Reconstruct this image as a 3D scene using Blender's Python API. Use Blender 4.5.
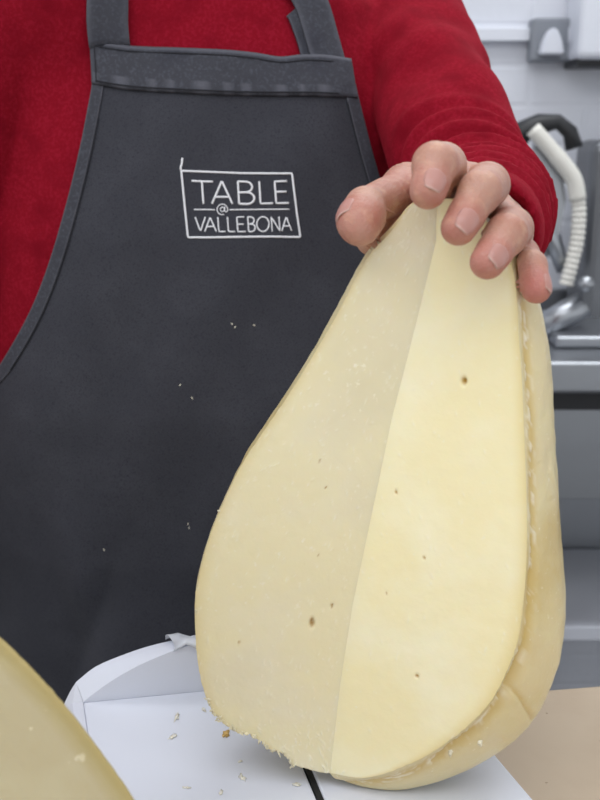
import bpy, bmesh, math, random
import numpy as np
from mathutils import Vector, Matrix, noise as mnoise

random.seed(7)
rng = np.random.default_rng(7)
S = bpy.context.scene
for o in list(bpy.data.objects):
    bpy.data.objects.remove(o)
COL = S.collection

# ------------------------------------------------------------------ camera
PITCH = math.radians(15.0)
CAM = np.array([0.0, 0.0, 1.30])
FPX = 1000.0
cam_d = bpy.data.cameras.new('camera')
cam = bpy.data.objects.new('camera', cam_d)
COL.objects.link(cam)
cam.location = CAM
cam.rotation_euler = (math.pi / 2 - PITCH, 0, 0)
cam_d.sensor_fit = 'VERTICAL'
cam_d.sensor_height = 36.0
cam_d.lens = 36.0 * FPX / 800.0
cam_d.clip_start = 0.02
cam_d.dof.use_dof = True
cam_d.dof.focus_distance = 0.57
cam_d.dof.aperture_fstop = cam_d.lens * 0.001 / 0.0034
S.camera = cam

# ------------------------------------------------------------------ light
W = bpy.data.worlds.new('world')
S.world = W
W.use_nodes = True
bgn = W.node_tree.nodes['Background']
bgn.inputs[0].default_value = (0.94, 0.97, 1.0, 1)
bgn.inputs[1].default_value = 0.66


def area(name, loc, target, size, power, color=(1, 1, 1)):
    l = bpy.data.lights.new(name, 'AREA')
    l.shape = 'RECTANGLE'
    l.size, l.size_y = size
    l.energy = power
    l.color = color
    o = bpy.data.objects.new(name, l)
    COL.objects.link(o)
    o.location = loc
    d = Vector(target) - Vector(loc)
    o.rotation_euler = d.to_track_quat('-Z', 'Y').to_euler()
    return o


area('ceiling_panel_light', (-0.30, -0.05, 2.72), (-0.15, 0.40, 1.0), (2.4, 1.6), 25, (0.97, 0.98, 1.0))
area('ceiling_strip_light', (0.5, 1.35, 2.72), (0.5, 1.45, 0.8), (1.6, 0.5), 13, (0.95, 0.98, 1.0))

VS = S.view_settings
S.display_settings.display_device = 'sRGB'
VS.view_transform = 'Standard'
VS.look = 'None'
VS.exposure = 0.52
VS.gamma = 1.0
VS.use_curve_mapping = False
S.cycles.use_denoising = True

# ------------------------------------------------------------------ helpers
CF = np.array([0, math.cos(PITCH), -math.sin(PITCH)])
CU = np.array([0, math.sin(PITCH), math.cos(PITCH)])
CR = np.array([1.0, 0, 0])


def ray(px, py):
    return CF + (px - 300) / FPX * CR - (py - 400) / FPX * CU


def pix(px, py, d):
    return CAM + d * ray(px, py)


def on_z(px, py, z):
    r = ray(px, py)
    return CAM + r * ((z - CAM[2]) / r[2])


def on_y(px, py, y):
    r = ray(px, py)
    return CAM + r * (y / r[1])


def on_plane(px, py, p0, n):
    r = ray(px, py)
    return CAM + r * (np.dot(np.asarray(p0) - CAM, n) / np.dot(r, n))


def unit(v):
    v = np.asarray(v, float)
    return v / (np.linalg.norm(v) + 1e-12)


def srgb(r, g, b):
    def f(c):
        c /= 255.0
        return c / 12.92 if c <= 0.04045 else ((c + 0.055) / 1.055) ** 2.4
    return (f(r), f(g), f(b), 1.0)


def tag(o, label=None, cat=None, group=None, kind=None):
    if label: o['label'] = label
    if cat: o['category'] = cat
    if group: o['group'] = group
    if kind: o['kind'] = kind
    return o


def link(name, me, mat=None, parent=None, smooth=True):
    o = bpy.data.objects.new(name, me)
    COL.objects.link(o)
    if mat: me.materials.append(mat)
    if smooth and len(me.polygons):
        me.polygons.foreach_set('use_smooth', np.ones(len(me.polygons), bool))
    if parent:
        o.parent = parent
        o.matrix_parent_inverse = parent.matrix_world.inverted()
    return o


def empty(name, loc):
    o = bpy.data.objects.new(name, None)
    COL.objects.link(o)
    o.location = loc
    bpy.context.view_layer.update()
    return o


def mesh(name, V, F):
    me = bpy.data.meshes.new(name)
    V = np.asarray(V, float).reshape(-1, 3)
    if isinstance(F, np.ndarray) and F.ndim == 2:
        n, k = F.shape
        me.vertices.add(len(V)); me.vertices.foreach_set('co', V.astype(np.float32).ravel())
        me.loops.add(n * k); me.loops.foreach_set('vertex_index', F.astype(np.int32).ravel())
        me.polygons.add(n)
        me.polygons.foreach_set('loop_start', np.arange(0, n * k, k, dtype=np.int32))
        me.update(calc_edges=True)
        me.validate()
    else:
        me.from_pydata([tuple(v) for v in V], [], [tuple(int(i) for i in f) for f in F])
        me.update()
    return me


def fix_normals(me):
    bm = bmesh.new(); bm.from_mesh(me)
    bmesh.ops.remove_doubles(bm, verts=bm.verts, dist=1e-6)
    bmesh.ops.recalc_face_normals(bm, faces=bm.faces)
    bm.to_mesh(me); bm.free()
    return me


def bm_mesh(name, bm):
    bmesh.ops.recalc_face_normals(bm, faces=bm.faces)
    me = bpy.data.meshes.new(name)
    bm.to_mesh(me); bm.free()
    return me


def box_bm(bm, lo, hi, bevel=0.0, M=None):
    lo = Vector(lo); hi = Vector(hi)
    r = bmesh.ops.create_cube(bm, size=1)
    vs = r['verts']
    for v in vs:
        v.co = Vector(((lo[i] + hi[i]) / 2 + v.co[i] * (hi[i] - lo[i])) for i in range(3))
    if bevel:
        es = list({e for v in vs for e in v.link_edges})
        rb = bmesh.ops.bevel(bm, geom=es, offset=bevel, segments=3, profile=0.5, affect='EDGES')
        vs = list({v for f in rb['faces'] for v in f.verts} | {v for v in vs if v.is_valid})
    if M is not None:
        bmesh.ops.transform(bm, matrix=M, verts=[v for v in vs if v.is_valid])
    return bm


def boxo(name, lo, hi, mat, parent=None, bevel=0.002, M=None):
    bm = bmesh.new()
    box_bm(bm, lo, hi, bevel, M)
    return link(name, bm_mesh(name, bm), mat, parent, smooth=False)


def tube_geo(P, R, n=10, V=None, F=None, closed=False):
    """tube along the polyline P with radius R (number or list)"""
    P = np.asarray(P, float)
    m = len(P)
    R = np.full(m, R) if np.isscalar(R) else np.asarray(R)
    V = [] if V is None else V
    F = [] if F is None else F
    base = len(V)
    T = np.gradient(P, axis=0)
    u = None
    for i in range(m):
        t = unit(T[i])
        if u is None:
            a = np.array([0, 0, 1.0]) if abs(t[2]) < 0.9 else np.array([1.0, 0, 0])
            u = unit(np.cross(t, a))
        else:
            u = unit(u - t * np.dot(u, t))
        w = np.cross(t, u)
        for k in range(n):
            a = 2 * math.pi * k / n
            V.append(P[i] + R[i] * (math.cos(a) * u + math.sin(a) * w))
    for i in range(m - 1):
        for k in range(n):
            F.append((base + i * n + k, base + i * n + (k + 1) % n, base + (i + 1) * n + (k + 1) % n, base + (i + 1) * n + k))
    F.append(tuple(base + k for k in range(n))[::-1])
    F.append(tuple(base + (m - 1) * n + k for k in range(n)))
    return V, F


def tubeo(name, P, R, mat, parent=None, n=12):
    V, F = tube_geo(P, R, n)
    return link(name, fix_normals(mesh(name, V, F)), mat, parent)


def grid_faces(nr, nc, close_c=False):
    f = []
    for i in range(nr - 1):
        for j in range(nc if close_c else nc - 1):
            j2 = (j + 1) % nc
            f.append((i * nc + j, i * nc + j2, (i + 1) * nc + j2, (i + 1) * nc + j))
    return f


def spline(P, n, closed=False):
    """Catmull-Rom resample of a polyline at equal arc length"""
    P = np.asarray(P, float)
    Q = np.vstack([2 * P[0] - P[1], P, 2 * P[-1] - P[-2]])
    out = []
    for i in range(1, len(Q) - 2):
        for s in np.linspace(0, 1, 24, endpoint=False):
            p0, p1, p2, p3 = Q[i - 1], Q[i], Q[i + 1], Q[i + 2]
            out.append(0.5 * (2 * p1 + (p2 - p0) * s + (2 * p0 - 5 * p1 + 4 * p2 - p3) * s * s + (3 * p1 - p0 - 3 * p2 + p3) * s ** 3))
    out.append(P[-1])
    out = np.array(out)
    L = np.concatenate([[0], np.cumsum(np.linalg.norm(np.diff(out, axis=0), axis=1))])
    t = np.linspace(0, L[-1], n)
    return np.stack([np.interp(t, L, out[:, k]) for k in range(P.shape[1])], 1)


def fattr(me, name, vals):
    a = me.attributes.new(name, 'FLOAT', 'POINT')
    a.data.foreach_set('value', np.asarray(vals, np.float32))


# ------------------------------------------------------------------ materials
def material(name, color, rough=0.5, metal=0.0, sss=0.0, sss_r=(1, 0.5, 0.3), sss_s=0.005, spec=0.5,
             var=None, var_scale=20, var_lo=0.4, var_hi=0.65, bump=(), sheen=0.0, sheen_col=None, aniso=None, attrs=(), coat=0.0, trans=0.0):
    """bump: list of (kind, scale, strength, distance[, detail]); attrs: list of (attribute, colour, strength)"""
    m = bpy.data.materials.new(name)
    m.use_nodes = True
    nt = m.node_tree
    N, L = nt.nodes, nt.links
    p = N['Principled BSDF']
    p.inputs['Roughness'].default_value = rough
    p.inputs['Metallic'].default_value = metal
    p.inputs['Specular IOR Level'].default_value = spec
    p.inputs['Coat Weight'].default_value = coat
    p.inputs['Transmission Weight'].default_value = trans
    if sss:
        p.inputs['Subsurface Weight'].default_value = sss
        p.inputs['Subsurface Radius'].default_value = sss_r
        p.inputs['Subsurface Scale'].default_value = sss_s
    if sheen:
        p.inputs['Sheen Weight'].default_value = sheen
        p.inputs['Sheen Roughness'].default_value = 0.5
        if sheen_col: p.inputs['Sheen Tint'].default_value = sheen_col
    tc = N.new('ShaderNodeTexCoord')
    src = None
    base = N.new('ShaderNodeRGB'); base.outputs[0].default_value = color
    src = base.outputs[0]
    if var:
        vs = var if isinstance(var, list) else [(var, var_scale, var_lo, var_hi)]
        for (vc, sc, lo, hi) in vs:
            nz = N.new('ShaderNodeTexNoise'); nz.inputs['Scale'].default_value = sc; nz.inputs['Detail'].default_value = 5
            L.new(tc.outputs['Object'], nz.inputs['Vector'])
            mr = N.new('ShaderNodeMapRange'); mr.inputs[1].default_value = lo; mr.inputs[2].default_value = hi
            L.new(nz.outputs['Fac'], mr.inputs[0])
            mx = N.new('ShaderNodeMix'); mx.data_type = 'RGBA'
            L.new(mr.outputs[0], mx.inputs['Factor']); L.new(src, mx.inputs['A'])
            mx.inputs['B'].default_value = vc
            src = mx.outputs['Result']
    for (an, ac, st) in attrs:
        at = N.new('ShaderNodeAttribute'); at.attribute_name = an
        ml = N.new('ShaderNodeMath'); ml.operation = 'MULTIPLY'; ml.inputs[1].default_value = st; ml.use_clamp = True
        L.new(at.outputs['Fac'], ml.inputs[0])
        mx = N.new('ShaderNodeMix'); mx.data_type = 'RGBA'
        L.new(ml.outputs[0], mx.inputs['Factor']); L.new(src, mx.inputs['A'])
        mx.inputs['B'].default_value = ac
        src = mx.outputs['Result']
    L.new(src, p.inputs['Base Color'])
    prev = None
    for b in bump:
        kind, sc, st, dist = b[:4]
        if kind == 'noise':
            t = N.new('ShaderNodeTexNoise'); t.inputs['Detail'].default_value = b[4] if len(b) > 4 else 4
            out = t.outputs['Fac']
        elif kind == 'voronoi':
            t = N.new('ShaderNodeTexVoronoi'); out = t.outputs['Distance']
        elif kind == 'wave':
            t = N.new('ShaderNodeTexWave'); t.bands_direction = b[4] if len(b) > 4 else 'DIAGONAL'
            t.inputs['Distortion'].default_value = 1.0; out = t.outputs['Fac']
        t.inputs['Scale'].default_value = sc
        L.new(tc.outputs['Object'], t.inputs['Vector'])
        bn = N.new('ShaderNodeBump'); bn.inputs['Strength'].default_value = st; bn.inputs['Distance'].default_value = dist
        L.new(out, bn.inputs['Height'])
        if prev: L.new(prev, bn.inputs['Normal'])
        prev = bn.outputs['Normal']
    if prev: L.new(prev, p.inputs['Normal'])
    return m


M_skin = material('skin', srgb(188, 144, 126), 0.48, sss=0.22, sss_r=(1, .35, .2), sss_s=0.004,
                  var=[(srgb(176, 120, 102), 55, .42, .68), (srgb(198, 154, 130), 160, .5, .7)],
                  attrs=[('pink', srgb(184, 104, 98), 0.75)],
                  bump=[('voronoi', 900, .3, .0007), ('noise', 260, .4, .0014), ('noise', 90, .2, .002)])
M_nail = material('nail', srgb(186, 136, 126), 0.38, sss=0.15, sss_s=0.002, attrs=[('edge', srgb(214, 192, 180), 1.0)], coat=0.05,
                  bump=[('noise', 300, .08, .0005)])
M_red = material('red_wool', srgb(130, 13, 31), 0.95, spec=0.10, sheen=0.14, sheen_col=srgb(235, 60, 80),
                 var=[(srgb(141, 20, 40), 420, .45, .62), (srgb(118, 9, 27), 45, .45, .7)],
                 bump=[('noise', 900, .35, .0009, 6), ('noise', 160, .25, .0015)])
M_apron = material('apron_cloth', srgb(61, 62, 69), 0.9, spec=0.18, sheen=0.05,
                   var=[(srgb(66, 67, 74), 28, .45, .7), (srgb(44, 45, 54), 900, .5, .75)],
                   attrs=[('wear_and_highlight', srgb(104, 105, 114), 0.8)],
                   bump=[('wave', 520, .25, .0005), ('noise', 700, .25, .0006), ('noise', 35, .25, .004)])
M_hem = material('apron_hem', srgb(65, 66, 73), 0.9, spec=0.18,
                 var=[(srgb(78, 80, 89), 420, .5, .72), (srgb(52, 53, 62), 25, .5, .8)],
                 attrs=[('wear_and_highlight', srgb(100, 101, 110), 0.7)],
                 bump=[('noise', 110, .35, .003), ('noise', 700, .25, .0006)])
M_thread_dk = material('dark_thread', srgb(38, 39, 46), 0.9)
M_thread_wh = material('white_thread', srgb(236, 237, 242), 0.6, bump=[('noise', 1500, .5, .0005)])
M_trouser = material('dark_cloth', srgb(34, 36, 44), 0.9, bump=[('noise', 400, .3, .001)])
M_shoe = material('black_leather', srgb(22, 22, 24), 0.45, bump=[('noise', 200, .2, .001)])
M_hair = material('hair', srgb(58, 40, 30), 0.6, bump=[('wave', 160, .6, .002)])
SR = (1.0, 0.75, 0.4)
M_face_r = material('cheese_paste_pale', srgb(246, 235, 192), 0.42, sss=0.25, sss_r=SR, sss_s=0.006, spec=0.35,
                    var=[(srgb(249, 241, 208), 26, .45, .7), (srgb(242, 229, 182), 9, .5, .75), (srgb(246, 238, 206), 330, .66, .74)],
                    attrs=[('rim', srgb(228, 206, 138), 0.65), ('pit', srgb(176, 134, 44), 1.0), ('flake', srgb(248, 242, 222), .8)],
                    bump=[('noise', 60, .12, .003), ('noise', 420, .12, .0008)])
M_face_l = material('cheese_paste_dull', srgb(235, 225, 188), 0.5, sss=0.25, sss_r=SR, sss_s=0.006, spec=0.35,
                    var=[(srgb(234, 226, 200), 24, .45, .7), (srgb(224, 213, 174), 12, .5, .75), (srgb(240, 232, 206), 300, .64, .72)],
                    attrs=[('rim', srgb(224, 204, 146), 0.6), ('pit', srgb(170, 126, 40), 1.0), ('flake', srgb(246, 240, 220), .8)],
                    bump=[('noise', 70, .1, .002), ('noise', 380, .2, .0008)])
M_rind = material('cheese_rind', srgb(226, 212, 166), 0.28, sss=0.25, sss_r=SR, sss_s=0.006, spec=0.5,
                  var=[(srgb(224, 208, 164), 40, .45, .68), (srgb(204, 180, 118), 14, .5, .75), (srgb(240, 230, 200), 420, .66, .74)],
                  attrs=[('groove', srgb(206, 176, 100), .8), ('flake', srgb(244, 238, 218), .9)],
                  bump=[('noise', 55, .22, .004), ('noise', 330, .3, .0012)])
M_flake = material('cheese_flake', srgb(244, 236, 212), 0.5, sss=0.2, sss_r=SR, sss_s=0.002, bump=[('noise', 500, .5, .001)])
M_crumb = material('cheese_crumb_rind', srgb(216, 178, 104), 0.5, bump=[('noise', 500, .5, .001)])
M_crumb_pale = material('pale_cheese_crumb', srgb(226, 221, 208), 0.5, sss=0.2, sss_r=SR, sss_s=0.002, bump=[('noise', 500, .5, .001)])
M_front = material('cheese_paste_tan', srgb(190, 177, 142), 0.5, sss=0.2, sss_r=SR, sss_s=0.005, spec=0.35,
                   var=[(srgb(195, 184, 150), 30, .45, .7), (srgb(236, 226, 196), 130, .68, .76)],
                   attrs=[('rim', srgb(174, 156, 98), .8)], bump=[('noise', 80, .2, .003), ('noise', 300, .2, .001)])
M_white = material('white_plastic', srgb(214, 218, 230), 0.32, spec=0.45, bump=[('noise', 18, .05, .003)])
M_black = material('black_rubber', srgb(26, 28, 30), 0.6)
M_film = material('clear_film', srgb(232, 236, 244), 0.25, trans=0.35)
M_board = material('beige_board', srgb(196, 178, 154), 0.6, var=[(srgb(186, 166, 142), 12, .4, .7), (srgb(150, 128, 106), 210, .72, .76)],
                   bump=[('noise', 90, .1, .002)])
M_steel = material('brushed_steel', srgb(168, 171, 176), 0.34, metal=0.9, bump=[('noise', 30, .08, .004)])
M_steel_dk = material('dull_steel', srgb(120, 122, 126), 0.45, metal=0.8, bump=[('noise', 30, .1, .004)])
M_wall = material('white_painted_brick', srgb(208, 211, 220), 0.7, var=[(srgb(214, 216, 224), 5, .4, .7)], bump=[('noise', 60, .2, .004)])
M_floor = material('grey_floor', srgb(112, 112, 114), 0.5, var=[(srgb(96, 96, 98), 8, .4, .6)])
M_ceil = material('white_ceiling', srgb(226, 226, 226), 0.8)
M_socket = material('grey_metal_clad', srgb(128, 132, 140), 0.5, bump=[('noise', 60, .05, .002)])
M_trunk = material('white_trunking', srgb(214, 217, 226), 0.45)
M_cream = material('cream_enamel', srgb(226, 224, 216), 0.35)
M_blackp = material('black_plastic', srgb(34, 35, 38), 0.45)

# brick coursing on the wall material
nt = M_wall.node_tree
bk = nt.nodes.new('ShaderNodeTexBrick')
bk.inputs['Scale'].default_value = 1.0
bk.inputs['Brick Width'].default_value = 0.225
bk.inputs['Row Height'].default_value = 0.075
bk.inputs['Mortar Size'].default_value = 0.007
bk.inputs['Mortar Smooth'].default_value = 0.6
tcw = nt.nodes.new('ShaderNodeTexCoord')
mp = nt.nodes.new('ShaderNodeMapping'); mp.inputs['Rotation'].default_value = (math.pi / 2, 0, 0)
nt.links.new(tcw.outputs['Object'], mp.inputs['Vector'])
nt.links.new(mp.outputs[0], bk.inputs['Vector'])
bb = nt.nodes.new('ShaderNodeBump'); bb.inputs['Distance'].default_value = 0.004; bb.inputs['Strength'].default_value = 0.35; bb.invert = True
nt.links.new(bk.outputs['Fac'], bb.inputs['Height'])
pw = nt.nodes['Principled BSDF']
old = pw.inputs['Normal'].links[0].from_socket
nt.links.new(old, bb.inputs['Normal'])
nt.links.new(bb.outputs['Normal'], pw.inputs['Normal'])

# ------------------------------------------------------------------ room
YW = 2.05
for nm, lo, hi, mt in (('floor', (-4, -2.2, -0.1), (4, YW, 0), M_floor),
                       ('wall_back', (-4, YW, 0), (4, YW + 0.1, 2.8), M_wall),
                       ('ceiling', (-4, -2.2, 2.8), (4, YW, 2.9), M_ceil)):
    tag(boxo(nm, lo, hi, mt, bevel=0), kind='structure')

# ------------------------------------------------------------------ worktop with the board
YAW = math.radians(8.0)
BZ = 0.93                                    # top of the beige board
PZ = 0.962                                   # top of the white tray
back_pt = on_z(577, 686, BZ)                 # a point on the board's back edge
MT = Matrix.Translation(Vector((back_pt[0], back_pt[1], 0))) @ Matrix.Rotation(YAW, 4, 'Z')
tbl = empty('worktable', (back_pt[0], back_pt[1] - 0.3, 0))
tag(tbl, 'steel worktable under the beige chopping board in the foreground', 'table')
boxo('tabletop', (-1.0, -0.80, BZ - 0.06), (0.42, -0.006, BZ - 0.02), M_steel, tbl, 0.003, MT)
for sx in (-0.97, 0.36):
    for sy in (-0.77, -0.06):
        boxo('leg', (sx, sy, 0), (sx + 0.04, sy + 0.04, BZ - 0.06), M_steel_dk, tbl, 0.004, MT)
bd = boxo('chopping_board', (-0.86, -0.62, BZ - 0.02), (0.36, 0, BZ), M_board, None, 0.004, MT)
tag(bd, 'beige speckled chopping board lying under the white tray', 'chopping board')

# ------------------------------------------------------------------ white tray
tray = empty('white_tray', tuple(on_z(250, 740, BZ)))
tag(tray, 'white plastic tray with raised curved back rim, holding the large pear-shaped cheese', 'tray')


def slab(name, pts_px, z, h, mat, parent, bevel=0.0015, arch=0.0):
    P = [on_z(x, y, z) for x, y in pts_px]
    bm = bmesh.new()
    top = [bm.verts.new(p) for p in P]
    f = bm.faces.new(top)
    r = bmesh.ops.extrude_face_region(bm, geom=[f])
    for v in [g for g in r['geom'] if isinstance(g, bmesh.types.BMVert)]:
        v.co.z -= h
    bmesh.ops.recalc_face_normals(bm, faces=bm.faces)
    if bevel:
        bmesh.ops.bevel(bm, geom=list(bm.edges), offset=bevel, segments=2, profile=0.5, affect='EDGES')
    return link(name, bm_mesh(name, bm), mat, parent, smooth=False)


slab('tray_floor', [(83, 702), (206, 690), (268, 684), (330, 830), (120, 850), (98, 790), (88, 738)], PZ, PZ - BZ, M_white, tray)
slab('platform', [(276.5, 683.5), (350, 676), (420, 669), (460, 712), (500, 760), (534, 800), (560, 832), (338, 832)], PZ, PZ - BZ, M_white, tray)
slab('gasket_strip', [(269, 684), (275.7, 684), (337, 831), (331, 831)], PZ - 0.0012, 0.02, M_black, tray, 0)

# raised rim: wall foot B, wall crest T, outer edge O, outer foot D
Bpx = spline([(83, 702), (125, 698), (165, 694), (206, 690), (260, 685), (330, 678), (395, 671)], 40)
Tpx = spline([(83, 702), (107, 684), (132, 669), (160, 656), (197, 643), (250, 631), (310, 626), (380, 626)], 40)
Opx = spline([(76, 682), (95, 667), (120, 656), (146, 647), (170, 641), (215, 631), (270, 623), (330, 621), (385, 622)], 40)
rows = []
nB = unit(np.cross(on_z(330, 678, PZ) - on_z(83, 702, PZ), [0, 0, 1]))
if nB[1] < 0: nB = -nB
B3 = [on_z(x, y, PZ) for x, y in Bpx]
T3 = [on_plane(x, y, B3[0], nB) for x, y in Tpx]
O3 = [on_plane(x, y, B3[0] + nB * 0.016, nB) for x, y in Opx]
rows = []
for i in range(40):
    b, t, o = B3[i], T3[i], O3[i]
    d = np.array([o[0] + nB[0] * 0.004, o[1] + nB[1] * 0.004, BZ + 0.0005])
    b2 = np.array([t[0], t[1], PZ])
    mid = (t + o) / 2 + np.array([0, 0, 0.0012])
    t_in = t + nB * 0.0008
    rows.append([np.array([t[0], t[1], BZ + .0005]), b2, b2 + (t - b2) * .5, t, t_in + np.array([0, 0, .0002]), mid, o, o + nB * 0.002 - np.array([0, 0, 0.003]), d])
nc = len(rows[0])
V = [p for r in rows for p in r]
F = grid_faces(40, nc, True)
F.append(tuple(range(nc))); F.append(tuple(39 * nc + k for k in range(nc)))
rim = link('rim', fix_normals(mesh('rim', V, F)), M_white, tray)
rim.data.set_sharp_from_angle(angle=math.radians(28))
# bevelled left cheek between the floor and the outside
ck = [on_plane(76, 682, B3[0] + nB * 0.016, nB), on_z(83, 702, PZ), on_z(88, 738, PZ), on_z(98, 790, PZ),
      on_z(120, 850, PZ)]
ou = [ck[0] + np.array([-.008, 0, -.016]), on_z(62, 708, PZ - .012), on_z(68, 745, PZ - .012), on_z(80, 800, PZ - .012), on_z(104, 862, PZ - .012)]
V = []; n_ = 5
for a, b in zip(ck, ou):
    V += [a, a * .5 + b * .5 + np.array([0, 0, .0015]), b, np.array([b[0], b[1], BZ + .0005]), np.array([a[0], a[1], BZ + .0005])]
F = grid_faces(n_, 5, True) + [tuple(range(5)), tuple(20 + k for k in range(5))]
link('cheek', fix_normals(mesh('cheek', V, F)), M_white, tray, smooth=False)
# loose clear film curling over the rim
P = spline([O3[12] + [0, .002, .001], O3[12] + [0.001, 0, .004], T3[13] + [0, .003, .0042], T3[13] + [0, -.001, .001]], 12)
V = []
for k, w in enumerate((0.0, .006, .012, .018)):
    V += [p + np.array([w * 1.3, w * .1, .0015 * math.sin(k * 2.2 + i * .5) + (.002 if k % 2 else 0)]) for i, p in enumerate(P)]
fm = link('film_scrap', mesh('film_scrap', V, grid_faces(4, 12)), M_film, None)
so = fm.modifiers.new('s', 'SOLIDIFY'); so.thickness = 0.0004
tag(fm, 'crumpled scrap of clear film on the white tray rim', 'plastic film')

# ------------------------------------------------------------------ the big cheese
A0 = on_y(433, 200, 0.472)
A1 = on_y(330, 773, 0.462)
ax = unit(A1 - A0)
e1 = unit(CR - ax * np.dot(CR, ax))
e2 = unit(np.cross(e1, ax))
if e2[1] < 0: e2 = -e2
TH_R, TH_S, TH_L = math.radians(-27), math.radians(-6), math.radians(181)
ridge_px = np.array([(433, 200), (425, 245), (414, 310), (402, 372), (387, 440), (372, 520), (357, 605), (345, 680), (336, 740), (330, 773)], float)
left_px = [(433, 200), (418, 201), (408, 208), (398, 222), (385, 238), (370, 254), (355, 280), (338, 313), (318, 347), (295, 385),
           (268, 425), (243, 462), (225, 498), (211, 532), (202, 562), (196, 592), (195, 620), (197, 655), (203, 688), (213, 712),
           (228, 727), (243, 733), (257, 738), (270, 748), (288, 757), (293, 765), (305, 768), (318, 772), (330, 773)]
right_px = [(433, 200), (452, 199), (470, 207), (490, 225), (506, 250), (514, 275), (517, 300), (519, 340), (522, 380), (524, 430),
            (526, 480), (527, 530), (526, 570), (523, 605), (518, 640), (508, 668), (499, 688), (488, 705), (470, 724), (450, 740),
            (428, 755), (405, 766), (380, 775), (360, 778), (345, 776), (330, 773)]
sil_px = [(433, 200), (458, 199), (484, 214), (506, 240), (525, 268), (538, 300), (545, 330), (550, 370), (554, 420), (557, 470),
          (561, 530), (564, 580), (564, 620), (560, 655), (551, 685), (540, 708), (526, 728), (505, 747), (480, 763), (450, 777),
          (420, 786), (395, 790), (370, 788), (350, 784), (335, 779)]


def axial(p):
    q = p - A0
    h = np.dot(q, ax)
    return h, np.linalg.norm(q - h * ax)


def plane_n(th):
    d = math.cos(th) * e1 + math.sin(th) * e2
    return unit(np.cross(ax, d))


NT = 300
Lpx = spline(left_px, NT); Rpx = spline(right_px, NT); Spx = spline(sil_px, NT)
# the straight-cut left edge is ragged, most of all at its foot
for i in range(NT):
    t = i / NT
    am = 0.5 + (2.4 if t > .80 else 0) * min(1, (t - .80) / .04 if t > .8 else 0) * (1 if t < .96 else .2)
    nx = mnoise.noise(Vector((i * .35, 3.1, 0))) + .6 * mnoise.noise(Vector((i * 1.1, 7.7, 0)))
    ny = mnoise.noise(Vector((i * .4, 11.3, 2))) + .6 * mnoise.noise(Vector((i * 1.2, 17.7, 2)))
    if 2 < i < NT - 2:
        Lpx[i] += np.array([nx, ny]) * am
for i in range(int(NT * .62), NT - 3):
    am = .8 * min(1, (i / NT - .62) / .06)
    Rpx[i] += np.array([mnoise.noise(Vector((i * .5, 31, 0))), mnoise.noise(Vector((i * .5, 41, 0)))]) * am
nR, nS, nL = plane_n(TH_R), plane_n(TH_S), plane_n(TH_L)
E3 = np.array([on_plane(x, y, A0, nR) for x, y in Rpx])
S3 = np.array([on_plane(x, y, A0, nS) for x, y in Spx])
L3 = np.array([on_plane(x, y, A0, nL) for x, y in Lpx])
Lsm = np.array([on_plane(x, y, A0, nL) for x, y in spline(left_px, NT)])
ridge_s = np.array([A0 + (A1 - A0) * f for f in np.linspace(0, 1, NT)])

cheese = empty('cheese', (A1[0], A1[1] + .02, PZ))
tag(cheese, 'large pear-shaped pale cheese, cut open, standing upright on the white tray under a hand', 'cheese')


def dist_seg(P, poly):
    d = np.full(len(P), 1e9)
    for a, b in zip(poly[:-1:3], poly[3::3]):
        ab = b - a
        t = np.clip(((P - a) @ ab) / (ab @ ab + 1e-12), 0, 1)
        d = np.minimum(d, np.linalg.norm(P - a - t[:, None] * ab, axis=1))
    return d


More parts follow.
